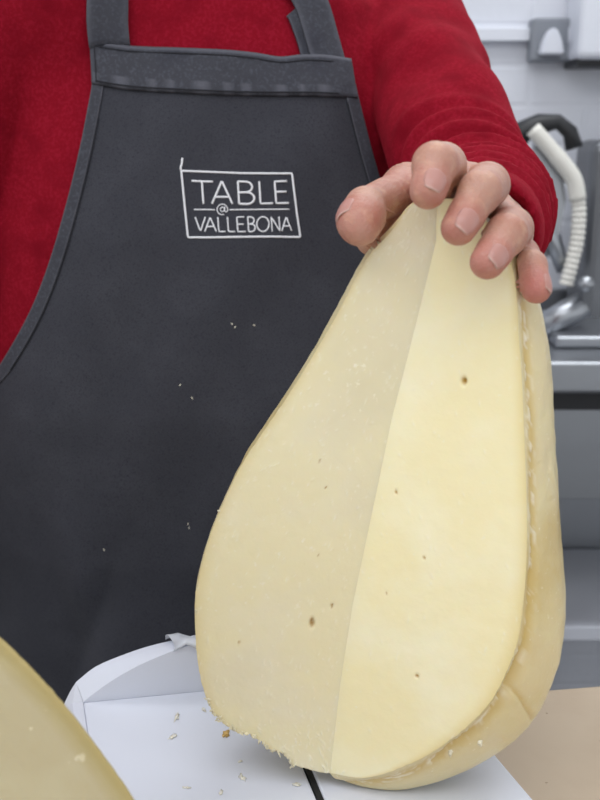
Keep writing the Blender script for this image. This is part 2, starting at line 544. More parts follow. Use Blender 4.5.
def face(name, edge, esm, edge_px, mat, pits, seed, dull):
    NS = 110
    # rows share t: ridge point -> edge point, spread so both follow their own outline
    V = np.zeros((NT, NS, 3))
    te = np.linspace(0, 1, NT)
    he = np.array([axial(p)[0] for p in esm])
    H = np.linalg.norm(A1 - A0)
    hr = np.clip(np.maximum.accumulate(he), 0, H)
    hr = hr * .75 + te * H * .25
    hr[0] = 0; hr[-1] = H
    for i in range(NT):
        a = A0 + ax * hr[i] + e1 * (.00048 * float(np.interp(hr[i] / H, [0, .06, .17, .24, .35, .68, .82, 1.0], [4, 10, 6, 3, -2, -8, -6.5, 0])))
        s = np.linspace(0, 1, NS)[:, None]
        if i == 0 or i == NT - 1: a = A0 + ax * hr[i]
        V[i] = a * (1 - s) + esm[i] * s + (edge[i] - esm[i]) * s ** 14
    P = V.reshape(-1, 3)
    n = plane_n(TH_R if not dull else TH_L)
    if np.dot(n, CAM - P.mean(0)) < 0: n = -n
    pr = np.tile(np.linspace(0, 1, NS), NT)
    fade = np.clip(np.minimum(pr, 1 - pr) * 12, 0, 1)
    pit = np.zeros(len(P)); fl = np.zeros(len(P)); disp = np.zeros(len(P))
    u = (P - A0) @ e1; v = (P - A0) @ ax
    amp = .0003 if dull else .00022
    for i in range(len(P)):
        disp[i] = amp * (mnoise.noise(Vector((u[i] * 60, v[i] * 40, seed))) + .5 * mnoise.noise(Vector((u[i] * 160, v[i] * 160, seed))))
    C = np.array([np.dot(q - CAM, CF) for q in P])
    qx = 300 + FPX * ((P - CAM) @ CR) / C; qy = 400 - FPX * ((P - CAM) @ CU) / C
    for (x, y, rx, ry, dp) in pits:
        g = np.exp(-(((qx - x) / rx) ** 2 + ((qy - y) / ry) ** 2) ** 1.5)
        disp -= g * dp
        pit += np.exp(-(((qx - x) / (rx * .9)) ** 2 + ((qy - y) / (ry * .9)) ** 2) ** 2)
    r2 = np.random.default_rng(seed)
    for k in range(330 if dull else 70):
        k0 = r2.integers(0, len(P)); x, y = qx[k0], qy[k0]
        an = r2.uniform(.6, 2.2); l = r2.uniform(1.2, 3.4); w = r2.uniform(.6, .9)
        du = (qx - x) * math.cos(an) + (qy - y) * math.sin(an); dv = -(qx - x) * math.sin(an) + (qy - y) * math.cos(an)
        g = np.exp(-((du / l) ** 2 + (dv / w) ** 2))
        fl += g; disp += g * .00025
    P = P + n * (disp * fade)[:, None]
    me = mesh(name, P, np.array(grid_faces(NT, NS)))
    fattr(me, 'pit', np.clip(pit, 0, 1)); fattr(me, 'flake', np.clip(fl, 0, 1) * .6)
    fattr(me, 'rim', np.clip((pr - .90) / .10, 0, 1) ** 1.5)
    bm = bmesh.new(); bm.from_mesh(me)
    for f in bm.faces: pass
    bm.to_mesh(me); bm.free()
    o = link(name, me, mat, cheese)
    return o


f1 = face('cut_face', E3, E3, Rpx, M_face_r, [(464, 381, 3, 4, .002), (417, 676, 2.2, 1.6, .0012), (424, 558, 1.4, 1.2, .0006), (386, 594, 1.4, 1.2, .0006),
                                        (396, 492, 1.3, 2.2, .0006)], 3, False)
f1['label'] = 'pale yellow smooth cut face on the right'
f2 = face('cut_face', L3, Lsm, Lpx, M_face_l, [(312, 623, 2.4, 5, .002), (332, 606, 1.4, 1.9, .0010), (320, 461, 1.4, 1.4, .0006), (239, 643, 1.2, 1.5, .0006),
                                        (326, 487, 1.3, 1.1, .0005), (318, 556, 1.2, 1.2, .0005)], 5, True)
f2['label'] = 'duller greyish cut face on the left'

# rind: sections from the right cut edge round the back to the left cut edge
ths = [TH_R, TH_S, math.radians(40), math.radians(90), math.radians(135), TH_L]
HE = np.array([axial(p) for p in E3]); HS = np.array([axial(p) for p in S3]); HL = np.array([axial(p) for p in L3]); HLs = np.array([axial(p) for p in Lsm])
HB = (HS + HLs) / 2
keys = np.stack([HE, HS, HS * .6 + HB * .4, HB, HB * .4 + HLs * .6, HLs], 0)       # 6,NT,2
NTH = 150
tq = np.concatenate([np.linspace(0, .24, 50, endpoint=False) ** 1.0, np.linspace(.24, 1, NTH - 50)])
thq = TH_R + (TH_L - TH_R) * tq


def hermite(xk, yk, xq):
    m = np.gradient(yk, xk, axis=0)
    i = np.clip(np.searchsorted(xk, xq) - 1, 0, len(xk) - 2)
    h = (xk[i + 1] - xk[i])[:, None, None]
    s = ((xq - xk[i]) / (xk[i + 1] - xk[i]))[:, None, None]
    return ((2 * s ** 3 - 3 * s ** 2 + 1) * yk[i] + (s ** 3 - 2 * s ** 2 + s) * h * m[i] + (-2 * s ** 3 + 3 * s ** 2) * yk[i + 1] + (s ** 3 - s ** 2) * h * m[i + 1])


HR = hermite(np.array(ths), keys, thq)                # NTH,NT,2
V = np.zeros((NT, NTH, 3)); groove = np.zeros((NT, NTH)); flk = np.zeros((NT, NTH))
tarr = np.linspace(0, 1, NT)
for j in range(NTH):
    th = thq[j]
    dirv = math.cos(th) * e1 + math.sin(th) * e2
    h = HR[j, :, 0].copy(); r = np.maximum(HR[j, :, 1], 0)
    dth = th - TH_R
    # arc distance from the right cut edge
    arc = dth * np.maximum(r, .004)
    depth = (.0016 + .0014 * np.clip((tarr - .5) / .2, 0, 1)) * np.clip((tarr - .12) / .1, 0, 1) * (0.75 + .5 * np.sin(tarr * 37) * np.sin(tarr * 11 + 1))
    depth = depth + .0016 * np.exp(-((tarr - .70) / .08) ** 2)
    g = np.exp(-((arc - .0042) / .0024) ** 2)
    if j == 0: g[:] = 0
    r = np.maximum(r - depth * g * np.clip(r / .02, 0, 1), 0)
    h = h - .4 * depth * g * np.clip((tarr - .7) / .2, 0, 1)
    groove[:, j] = g * np.clip((tarr - .1) / .1, 0, 1)
    # crease across the lower right rind
    tc_ = .713 + .9 * (dth - .06) * .05
    cr = np.exp(-((tarr - tc_) / .0035) ** 2) * np.clip((dth - .03) / .04, 0, 1) * np.clip((.42 - dth) / .08, 0, 1)
    r = r - .0016 * cr
    groove[:, j] = np.maximum(groove[:, j], cr * .8)
    # lumps
    for i in range(NT):
        k = np.clip(min(dth * 8, (TH_L - th) * 8, tarr[i] * 12, (1 - tarr[i]) * 12), 0, 1)
        r[i] += k * (.0012 * mnoise.noise(Vector((th * 3, tarr[i] * 9, .5))) + .0004 * mnoise.noise(Vector((th * 14, tarr[i] * 50, 5))))
        fn = mnoise.noise(Vector((th * 70, tarr[i] * 38, 9))) + .5 * mnoise.noise(Vector((th * 160, tarr[i] * 150, 4)))
        band = math.exp(-((arc[i] - .0035) / .0028) ** 2) if j else 0
        flk[i, j] = np.clip((fn - .12) * 3, 0, 1) * band * np.clip((tarr[i] - .12) * 20, 0, 1)
        if flk[i, j] > 0: r[i] += .0009 * flk[i, j] * np.clip(r[i] / .02, 0, 1)
    r[0] = max(r[0], 1e-4)
    V[:, j] = A0 + h[:, None] * ax + r[:, None] * dirv
    if j == 0: V[:, j] = E3
    if j == NTH - 1: V[:, j] = L3
P = V.reshape(-1, 3)
low = P[:, 2] < PZ + .0003
P[low, 2] = PZ + .0003
me = mesh('rind', P, np.array(grid_faces(NT, NTH)))
fattr(me, 'groove', np.clip(groove.ravel(), 0, 1)); fattr(me, 'flake', np.clip(flk.ravel(), 0, 1))
link('rind', me, M_rind, cheese)['label'] = 'tan waxy rind'
print('cheese min z', P[:, 2].min(), 'ridge foot', A1, 'max y', P[:, 1].max(), 'min y', P[:, 1].min())


def flake_bm(bm, c, size, n, seed):
    r2 = random.Random(seed)
    res = bmesh.ops.create_icosphere(bm, subdivisions=3, radius=1)
    n = Vector(n); q = n.to_track_quat('Z', 'Y')
    a = r2.uniform(0, 6.3); ca, sa = math.cos(a), math.sin(a)
    for v in res['verts']:
        k = max(.2, 1 + .9 * mnoise.noise(v.co * 1.5 + Vector((seed * 3.3, seed, 0))) + .7 * mnoise.noise(v.co * 3.8 + Vector((seed * 1.7, seed, 4))))
        p = Vector((v.co.x * size[0] * k, v.co.y * size[1] * k, v.co.z * size[2] * k))
        p = Vector((p.x * ca - p.y * sa, p.x * sa + p.y * ca, p.z + .25 * size[2] * math.sin(v.co.x * 3)))
        v.co = q @ p + Vector(c)


# white shreds caught in the groove and curls along the ragged foot
nview = unit(CAM - E3[150])
sh = [(516, 290, .0012, .0032), (518, 303, .001, .002), (517, 318, .001, .0016), (521, 330, .0014, .003), (524, 343, .0016, .002), (502, 689, .002, .0012), (478, 742, .0022, .0012), (470, 730, .0014, .001), (450, 752, .0018, .0009), (512, 672, .0012, .0009)]
bm = bmesh.new()
for k, (x, y, a, b) in enumerate(sh):
    j = np.argmin(np.hypot(300 + FPX * ((P - CAM) @ CR) / ((P - CAM) @ CF) - x, 400 - FPX * ((P - CAM) @ CU) / ((P - CAM) @ CF) - y) + 1e3 * ((P - CAM) @ CF > .56))
    flake_bm(bm, P[j] + nview * .0004, (a, b, .0006), nview, k)
o = link('white_shred', bm_mesh('white_shred', bm), M_flake, cheese); o['kind'] = 'stuff'; o['label'] = 'white torn shreds along the rind groove'
bm = bmesh.new()
for k in range(34):
    i = int(NT * (.79 + .16 * (k + random.random()) / 30)) if k < 30 else random.randint(int(NT * .5), int(NT * .75))
    flake_bm(bm, L3[i] + unit(L3[i] - A0 - ax * np.dot(L3[i] - A0, ax)) * random.uniform(-.0008, .0003),
             (random.uniform(.0008, .0022), random.uniform(.0004, .0010), .0003) if k < 30 else (.0006, .0005, .0004), nview + rng.normal(size=3) * .3, k + 50)
o = link('ragged_curl', bm_mesh('ragged_curl', bm), M_face_l, cheese); o['kind'] = 'stuff'; o['label'] = 'ragged white curls along the lower left edge'

# ------------------------------------------------------------------ front cheese piece (bottom left)
fc_d = 0.365
fn_ = unit(np.array([.25, -1.0, .32]))
p0 = pix(66, 720, fc_d)
out_px = [(-230, 505), (-150, 528), (-80, 572), (-35, 610), (0, 641), (28, 668), (55, 697), (80, 727), (104, 759), (133, 800), (166, 860), (187, 930), (192, 1010), (172, 1095), (110, 1160),
          (10, 1192), (-120, 1200), (-250, 1185), (-350, 1120), (-405, 1000), (-405, 850), (-350, 690), (-290, 560)]
oc = spline(out_px + [out_px[0]], 260)[:-1]
for i in range(len(oc)):
    oc[i] += np.array([mnoise.noise(Vector((i * .9, 1, 1))), mnoise.noise(Vector((i * .9, 5, 1)))]) * 1.1
O3f = np.array([on_plane(x, y, p0, fn_) for x, y in oc])
zmin = O3f[:, 2].min()
ctr = O3f.mean(0)
V = []; nrow = 0; rimv = []
for s in list(np.linspace(0.02, .9, 40)) + [.92, .94, .95, .96, .97, .98, .99, 1.0]:
    for i, q in enumerate(O3f):
        V.append(ctr + (q - ctr) * s + fn_ * .0005 * mnoise.noise(Vector(tuple((q * s) * 50))) * (s < .97)); rimv.append(max(0, (s - .90) / .08))
    nrow += 1
for a in np.linspace(.12, 1.40, 14):
    for q in O3f:
        V.append(ctr + (q - ctr) * math.cos(a) ** 1.15 - fn_ * np.array([1, 1, .5]) * .058 * math.sin(a)); rimv.append(1)
    nrow += 1
V = np.array(V)
V[:, 2] = np.maximum(V[:, 2], BZ + .0005)
F = grid_faces(nrow, len(O3f), True)
F.append(tuple(range(len(O3f)))); F.append(tuple((nrow - 1) * len(O3f) + k for k in range(len(O3f))))
me = mesh('cheese_piece', V, F)
bm = bmesh.new(); bm.from_mesh(me); bmesh.ops.recalc_face_normals(bm, faces=bm.faces); bm.to_mesh(me); bm.free()
fattr(me, 'rim', np.clip(rimv, 0, 1))
o = link('cheese_piece', me, M_front)
tag(o, 'cut cheese piece with a yellow rim close up at the bottom left, beside the tray', 'cheese')
print('front cheese zmin', zmin, 'x', O3f[:, 0].min(), O3f[:, 0].max(), 'y', V[:, 1].min(), V[:, 1].max())

# crumbs on the tray
cr = [(226, 734, .0036, .0020, 1, 'orange-brown rind crumb on the white tray beside the ragged cheese foot'),
      (177, 717, .0042, .0012, 0, 'long pale cheese crumb on the white tray, nearest the back rim'),
      (173, 737, .0026, .0014, 0, 'pale cheese crumb in the left middle of the white tray'),
      (204, 710, .0022, .0010, 0, 'small tan crumb on the white tray close to the left side of the cheese'),
      (242, 778, .0030, .0013, 0, 'pale crumb at the front of the white tray, left of the black strip'),
      (221, 793, .0022, .0009, 0, 'thin crumb on the white tray at the very bottom of the photo, right of two'),
      (186, 788, .0022, .0007, 0, 'thin crumb on the white tray at the very bottom of the photo, left of two'),
      (240, 762, .0012, .0008, 0, 'tiny pale crumb on the white tray below the orange-brown crumb'),
      (296, 785, .0022, .0012, 0, 'faint pale crumb touching the black strip of the white tray')]
for k, (x, y, a, b, t, lab) in enumerate(cr):
    bm = bmesh.new(); c = on_z(x, y, PZ)
    flake_bm(bm, c + np.array([0, 0, .0004]), (a * .9, b, .0004), (0, 0, 1), k + 3)
    tag(link('cheese_crumb', bm_mesh('cheese_crumb', bm), M_crumb if t else M_crumb_pale), lab, 'crumb', 'crumbs on the white tray')

# ------------------------------------------------------------------ signed-distance modelling for the person
def smin(a, b, k):
    h = np.clip(.5 + .5 * (b - a) / k, 0, 1)
    return b * (1 - h) + a * h - k * h * (1 - h)


def cap(X, a, b, ra, rb):
    a = np.asarray(a, np.float32); b = np.asarray(b, np.float32)
    ab = b - a
    q = [X[i] - a[i] for i in range(3)]
    t = np.clip((q[0] * ab[0] + q[1] * ab[1] + q[2] * ab[2]) / float(ab @ ab + 1e-12), 0, 1)
    d = np.sqrt((q[0] - t * ab[0]) ** 2 + (q[1] - t * ab[1]) ** 2 + (q[2] - t * ab[2]) ** 2)
    return d - (ra + (rb - ra) * t)


def ell(X, c, r):
    k = np.sqrt(((X[0] - c[0]) / r[0]) ** 2 + ((X[1] - c[1]) / r[1]) ** 2 + ((X[2] - c[2]) / r[2]) ** 2)
    return (k - 1) * min(r)


def surface_nets(f, xs, ys, zs):
    xs, ys, zs = (np.asarray(a, np.float32) for a in (xs, ys, zs))
    nx, ny, nz = len(xs), len(ys), len(zs)
    D = f(xs, ys, zs).astype(np.float32)
    ins = D < 0
    shp = (nx - 1, ny - 1, nz - 1)
    cnt = np.zeros(shp, np.int8)
    for dx in (0, 1):
        for dy in (0, 1):
            for dz in (0, 1):
                cnt += ins[dx:dx + nx - 1, dy:dy + ny - 1, dz:dz + nz - 1]
    act = (cnt > 0) & (cnt < 8)
    I = np.argwhere(act)
    idx = np.full(shp, -1, np.int32)
    idx[act] = np.arange(len(I))
    acc = np.zeros((len(I), 3)); num = np.zeros(len(I))
    C = [xs, ys, zs]
    for axis in range(3):
        o1, o2 = [k for k in range(3) if k != axis]
        for a in (0, 1):
            for b in (0, 1):
                p = I.copy(); p[:, o1] += a; p[:, o2] += b
                q = p.copy(); q[:, axis] += 1
                da = D[p[:, 0], p[:, 1], p[:, 2]]; db = D[q[:, 0], q[:, 1], q[:, 2]]
                m = (da < 0) != (db < 0)
                t = np.where(m, da / np.where(m, da - db, 1), 0)
                pt = np.stack([C[k][p[:, k]] for k in range(3)], 1).astype(float)
                pt[:, axis] += t * (C[axis][q[:, axis]] - C[axis][p[:, axis]])
                acc[m] += pt[m]; num[m] += 1
    V = acc / num[:, None]
    Fs = []
    for axis in range(3):
        o1, o2 = [(1, 2), (2, 0), (0, 1)][axis]
        sl0 = [slice(None)] * 3; sl1 = [slice(None)] * 3
        sl0[axis] = slice(0, -1); sl1[axis] = slice(1, None)
        A = ins[tuple(sl0)]; Bm = ins[tuple(sl1)]
        E = np.argwhere(A != Bm)
        E = E[(E[:, o1] > 0) & (E[:, o2] > 0) & (E[:, o1] < shp[o1]) & (E[:, o2] < shp[o2])]
        inside = A[E[:, 0], E[:, 1], E[:, 2]]
        q = []
        for a, b in ((1, 1), (0, 1), (0, 0), (1, 0)):
            c = E.copy(); c[:, o1] -= a; c[:, o2] -= b
            q.append(idx[c[:, 0], c[:, 1], c[:, 2]])
        q = np.stack(q, 1)
        q[~inside] = q[~inside][:, ::-1]
        Fs.append(q)
    F = np.concatenate(Fs)
    F = F[(F >= 0).all(1)]
    return V, F


def axis_grid(lo, hi, coarse, flo=None, fhi=None, fine=None):
    if flo is None:
        return np.linspace(lo, hi, int((hi - lo) / coarse) + 1)
    a = np.linspace(lo, flo, max(2, int((flo - lo) / coarse)), endpoint=False)
    b = np.linspace(flo, fhi, int((fhi - flo) / fine), endpoint=False)
    c = np.linspace(fhi, hi, max(2, int((hi - fhi) / coarse) + 1))
    return np.concatenate([a, b, c])


# --- torso profile (x centre, half width, half depth, y centre by height)
PX = -0.088
ZP = np.array([0.40, .70, .80, .95, 1.08, 1.22, 1.33, 1.40, 1.45, 1.50, 1.56])
AP = np.array([.200, .205, .206, .206, .200, .192, .181, .158, .100, .074, .072])
BP = np.array([.120, .122, .125, .132, .135, .125, .110, .092, .078, .074, .074])
FY = np.array([.815, .795, .785, .768, .764, .778, .802, .826, .840, .832, .822])      # front surface y on the axis


SE = 2.7


def prof(z):
    return np.interp(z, ZP, AP), np.interp(z, ZP, BP), np.interp(z, ZP, FY)


def torso(X, off=0.0):
    a, b, fy = prof(X[2])
    a = a + off; yc = fy + b; b = b + off
    k = (np.abs((X[0] - PX) / a) ** SE + np.abs((X[1] - yc) / b) ** SE) ** (1 / SE)
    return (k - 1) * np.minimum(a, b)


SHL, ELL, WRL = pix(384, -20, .925), pix(481, 212, .705), pix(480, 232, .590)
SHR, ELR, WRR = np.array([-.255, .85, 1.385]), np.array([-.326, .815, 1.10]), np.array([-.385, .745, .92])
fold_ax = unit(WRL - ELL); up_ax = unit(ELL - SHL)


def sweater_sdf(X, folds=True):
    d = torso(X)
    d = np.maximum(d, .80 - X[2])
    sh = cap(X, (SHL[0] - .04, SHL[1] + .02, SHL[2] + .005), (SHR[0] + .05, SHR[1] + .01, SHR[2] + .015), .062, .062)
    d = smin(d, sh, .04)
    d = np.maximum(d, X[2] - 1.525)
    al = smin(cap(X, SHL, ELL, .056, .046), cap(X, ELL, WRL, .0485, .037), .012)
    ar = smin(cap(X, SHR, ELR, .060, .052), cap(X, ELR, WRR, .052, .038), .02)
    if folds:
        # bunched rings down the forearm sleeve, soft diagonal drags on the upper arm
        s = (X[0] - ELL[0]) * fold_ax[0] + (X[1] - ELL[1]) * fold_ax[1] + (X[2] - ELL[2]) * fold_ax[2]
        w = np.clip((s + .045) / .03, 0, 1) * np.clip((.125 - s) / .02, 0, 1)
        ph = s * 2 * math.pi / .0155 + 1.6 * np.sin(X[2] * 60) + 22 * (X[0] - ELL[0])
        al = al + w * (.0027 * np.sin(ph) + .0012 * np.sin(ph * .53 + 1))
        u = (X[0] - SHL[0]) * up_ax[0] + (X[1] - SHL[1]) * up_ax[1] + (X[2] - SHL[2]) * up_ax[2]
        w2 = np.clip((u - .02) / .05, 0, 1) * np.clip((.29 - u) / .03, 0, 1)
        al = al + w2 * (.0032 * np.sin(u * 62 - 75 * (X[0] - SHL[0]) + 1.2 * np.sin(X[1] * 25)) * (.5 + .5 * np.sin(u * 27 + 2)) + .0012 * np.sin(u * 120 + 40 * (X[0] - .1) + np.sin(u * 40)) * np.clip((u - .12) / .06, 0, 1))
        d = d + .0016 * np.sin(X[2] * 42 + X[0] * 25) * np.sin(X[0] * 33 + 1.0)
    d = smin(d, al, .005)
    d = smin(d, ar, .006)
    # sleeve mouth
    hole = cap(X, WRL + fold_ax * .028, WRL + fold_ax * .07, .033, .033)
    d = np.maximum(d, -hole)
    holeR = cap(X, WRR - unit(WRR - ELR) * .03, WRR + unit(WRR - ELR) * .06, .020, .020)
    d = np.maximum(d, -holeR)
    return d


# --- left hand (the one that rests on the cheese)
J = {
    'index': [pix(447, 180, .507), pix(443, 166, .460), pix(435, 165, .434), pix(428, 190, .4245)],
    'middle': [pix(470, 188, .514), pix(487, 185, .464), pix(480, 192, .439), pix(459, 227, .4285)],
    'ring': [pix(490, 211, .517), pix(511, 229, .466), pix(506, 235, .441), pix(488, 261, .4285)],
    'pinky': [pix(505, 233, .517), pix(522, 255, .474), pix(531, 266, .455), pix(536.5, 288, .447)],
    'thumb': [pix(406, 189, .512), pix(365, 207, .468), pix(358, 221, .458)],
}
RAD = {
    'index': [.0115, .0104, .0097, .0073],
    'middle': [.0115, .0102, .0094, .0072],
    'ring': [.0112, .0100, .0092, .0071],
    'pinky': [.0100, .0078, .0070, .0061],
}
CMC = pix(446, 226, .560)


def hand_parts(X):
    fs = []
    for n in ('index', 'middle', 'ring', 'pinky'):
        j, r = J[n], RAD[n]
        d = cap(X, j[0], j[1], r[0], r[1] * .97)
        d = smin(d, cap(X, j[1], j[2], r[1], r[2]), .003)
        d = smin(d, cap(X, j[2], j[3], r[2] * .97, r[3]), .003)
        # fleshy pad on the palm side of the tip
        dv = unit(j[3] - j[2]); mv = unit(j[2] - j[1]); nn = unit(mv - dv * np.dot(mv, dv))
        d = smin(d, cap(X, j[2] * .35 + j[3] * .65 - nn * .0016, j[3] - nn * .0012, r[3] * .95, r[3] * .86), .004)
        fs.append(d)
    t = J['thumb']
    th = cap(X, CMC, t[0], .0165, .0125)
    th = smin(th, cap(X, t[0], t[1], .0112, .0088), .006)
    th = smin(th, cap(X, t[1], t[2], .0098, .0102), .0012)
    th = smin(th, cap(X, t[1] * .4 + t[2] * .6 + np.array([.0015, -.001, -.001]), pix(361, 228, .456), .0098, .0078), .004)
    return fs, th


def palm_sdf(X):
    d = None
    heads = [J[n][0] for n in ('index', 'middle', 'ring', 'pinky')]
    foot = [WRL + CR * k * .010 for k in (-1.2, -.4, .4, 1.2)]
    for h, f_, r in zip(heads, foot, (.0125, .0125, .012, .011)):
        c = cap(X, h, f_, r, .017)
        d = c if d is None else smin(d, c, .008)
    # thenar and hypothenar flesh
    d = smin(d, cap(X, pix(398, 212, .516), CMC, .012, .017), .010)
    d = smin(d, cap(X, pix(373, 238, .498), pix(398, 214, .512), .0092, .0115), .008)
    d = smin(d, cap(X, J['pinky'][0], WRL + CR * .014 - CU * .004, .0125, .016), .010)
    # web to the index
    d = smin(d, cap(X, pix(410, 184, .514), pix(440, 186, .512), .0082, .0105), .010)
    return d


def hand_sdf(X):
    fs, th = hand_parts(X)
    d = smin(palm_sdf(X), th, .006)
    f = fs[0]
    for g in fs[1:]:
        f = smin(f, g, .0009)
    return smin(d, f, .0035)


HEADC = np.array([PX + .01, .875, 1.655])


def body_coarse(X):
    d = torso(X, -.010)
    d = np.maximum(d, .86 - X[2])
    d = smin(d, cap(X, (SHL[0] - .04, SHL[1] + .02, SHL[2]), (SHR[0] + .05, SHR[1] + .01, SHR[2]), .05, .05), .04)
    d = smin(d, cap(X, SHL, ELL, .048, .039), .012); d = smin(d, cap(X, ELL, WRL, .039, .0265), .01)
    d = smin(d, cap(X, SHR, ELR, .047, .039), .012); d = smin(d, cap(X, ELR, WRR, .039, .027), .01)
    # hanging right hand, lightly curled, outside the picture
    hd = unit(WRR - ELR)
    pr = WRR + hd * .07
    d = smin(d, cap(X, WRR, pr, .026, .030), .012)
    for k in range(4):
        o_ = np.array([0, (k - 1.5) * .019, .003 * abs(k - 1.2)])
        d = smin(d, cap(X, pr + o_, pr + o_ + hd * .045, .0098, .0088), .004)
        d = smin(d, cap(X, pr + o_ + hd * .045, pr + o_ + hd * .075 + np.array([.014, 0, 0]), .0088, .0072), .004)
    d = smin(d, cap(X, WRR + hd * .02 + np.array([0, -.02, 0]), pr + hd * .02 + np.array([.015, -.045, 0]), .015, .0095), .01)
    # neck, head, ears, nose, chin
    d = smin(d, cap(X, (PX, .905, 1.44), (PX + .005, .895, 1.58), .056, .052), .03)
    hd2 = ell(X, HEADC, (.074, .094, .115))
    hd2 = smin(hd2, ell(X, HEADC + np.array([0, -.035, -.062]), (.052, .055, .058)), .03)
    hd2 = smin(hd2, cap(X, HEADC + np.array([0, -.088, .012]), HEADC + np.array([0, -.108, -.028]), .008, .013), .010)
    for s in (-1, 1):
        hd2 = smin(hd2, ell(X, HEADC + np.array([s * .077, .012, -.012]), (.010, .022, .032)), .006)
        hd2 = np.maximum(hd2, -ell(X, HEADC + np.array([s * .031, -.100, .006]), (.017, .016, .011)))
        hd2 = smin(hd2, ell(X, HEADC + np.array([s * .031, -.080, .004]), (.013, .013, .013)), .003)
    hd2 = smin(hd2, ell(X, HEADC + np.array([0, -.086, -.062]), (.024, .010, .007)), .006)
    d = smin(d, hd2, .015)
    # legs and feet
    for s in (-1, 1):
        hip = np.array([PX + s * .085, .90, .90]); kn = np.array([PX + s * .095, .895, .49]); an = np.array([PX + s * .10, .915, .085])
        d = smin(d, cap(X, hip, kn, .076, .052), .03); d = smin(d, cap(X, kn, an, .052, .036), .02)
        d = smin(d, cap(X, an - [0, 0, .035], an + np.array([s * .015, -.135, -.055]), .034, .026), .02)
    return d


HB_LO = np.array([pix(330, 200, .45)[0] - .004, .385, 1.205])
HB_HI = np.array([.125, .640, 1.345])


def on_grid(fn, xs, ys, zs, chunk=24):
    D = np.empty((len(xs), len(ys), len(zs)), np.float32)
    for i in range(0, len(xs), chunk):
        X = [xs[i:i + chunk][:, None, None], ys[None, :, None], zs[None, None, :]]
        D[i:i + chunk] = fn(X)
    return D


def body_field(xs, ys, zs):
    D = on_grid(body_coarse, xs, ys, zs)
    sx = np.where((xs >= HB_LO[0]) & (xs <= HB_HI[0]))[0]; sy = np.where((ys >= HB_LO[1]) & (ys <= HB_HI[1]))[0]; sz = np.where((zs >= HB_LO[2]) & (zs <= HB_HI[2]))[0]
    a, b, c = slice(sx[0], sx[-1] + 1), slice(sy[0], sy[-1] + 1), slice(sz[0], sz[-1] + 1)
    Hd = on_grid(hand_sdf, xs[a], ys[b], zs[c])
    D[a, b, c] = smin(D[a, b, c], Hd, .008)
    return D


gx = axis_grid(-.50, .30, .013, HB_LO[0], HB_HI[0], .00105)
gy = axis_grid(.30, 1.06, .013, HB_LO[1], .500, .00105)
gz = axis_grid(-.01, 1.80, .013, HB_LO[2], HB_HI[2], .00105)
V, F = surface_nets(body_field, gx, gy, gz)
from mathutils.bvhtree import BVHTree
bmc = bmesh.new()
for ch in cheese.children:
    if 'cut_face' in ch.name or ch.name.startswith('rind'): bmc.from_mesh(ch.data)
bmesh.ops.remove_doubles(bmc, verts=bmc.verts, dist=2e-5)
bmesh.ops.recalc_face_normals(bmc, faces=bmc.faces)
bvh = BVHTree.FromBMesh(bmc)
ncl = 0
for i in np.where((V >= HB_LO).all(1) & (V <= HB_HI).all(1))[0]:
    for _ in range(3):
        q, n_, k_, dd = bvh.find_nearest(Vector(V[i]), .03)
        if q is None: break
        if (Vector(V[i]) - q).dot(n_) < .0012:
            V[i] = np.array(q + n_ * .0015); ncl += 1
        else: break
for it in range(40):
    bt_ = BVHTree.FromPolygons([Vector(v) for v in V], F.tolist())
    hits = {a for a, b in bt_.overlap(bvh)}
    if not hits: break
    hv = {int(v) for f in hits for v in F[f]}
    for vi in hv:
        q, n_, k_, dd = bvh.find_nearest(Vector(V[vi]), .03)
        away = Vector(V[vi]) - q
        sgn = away.normalized() if away.dot(n_) > 0 and away.length > 1e-5 else n_
        if it > 6: sgn = (sgn + 1.2 * Vector(tuple(unit(V[vi] - (A0 + ax * ((V[vi] - A0) @ ax) + e2 * .012))))).normalized()
        V[vi] = np.array(Vector(V[vi]) + sgn * .0005)
print('hand verts pressed on the cheese', ncl, 'left', len(hits))
bmc.free()
me = mesh('person', V, F)
# pinker finger tips and knuckles
X = [V[:, 0], V[:, 1], V[:, 2]]
pk = np.zeros(len(V))
for n in ('index', 'middle', 'ring', 'pinky', 'thumb'):
    tip = J[n][-1]
    am = {'pinky': 1.0, 'ring': .8, 'middle': .6, 'index': .55, 'thumb': .65}[n]
    pk = np.maximum(pk, am * np.clip(1.35 - np.linalg.norm(V - tip, axis=1) / .012, 0, 1))
pk = np.maximum(pk, .5 * np.clip(1.3 - np.linalg.norm(V - pix(400, 205, .5), axis=1) / .022, 0, 1))
fattr(me, 'pink', pk)
person = link('person', me, M_skin)
tag(person, 'person in red sweater and dark grey apron, resting one hand on the large cheese', 'person')

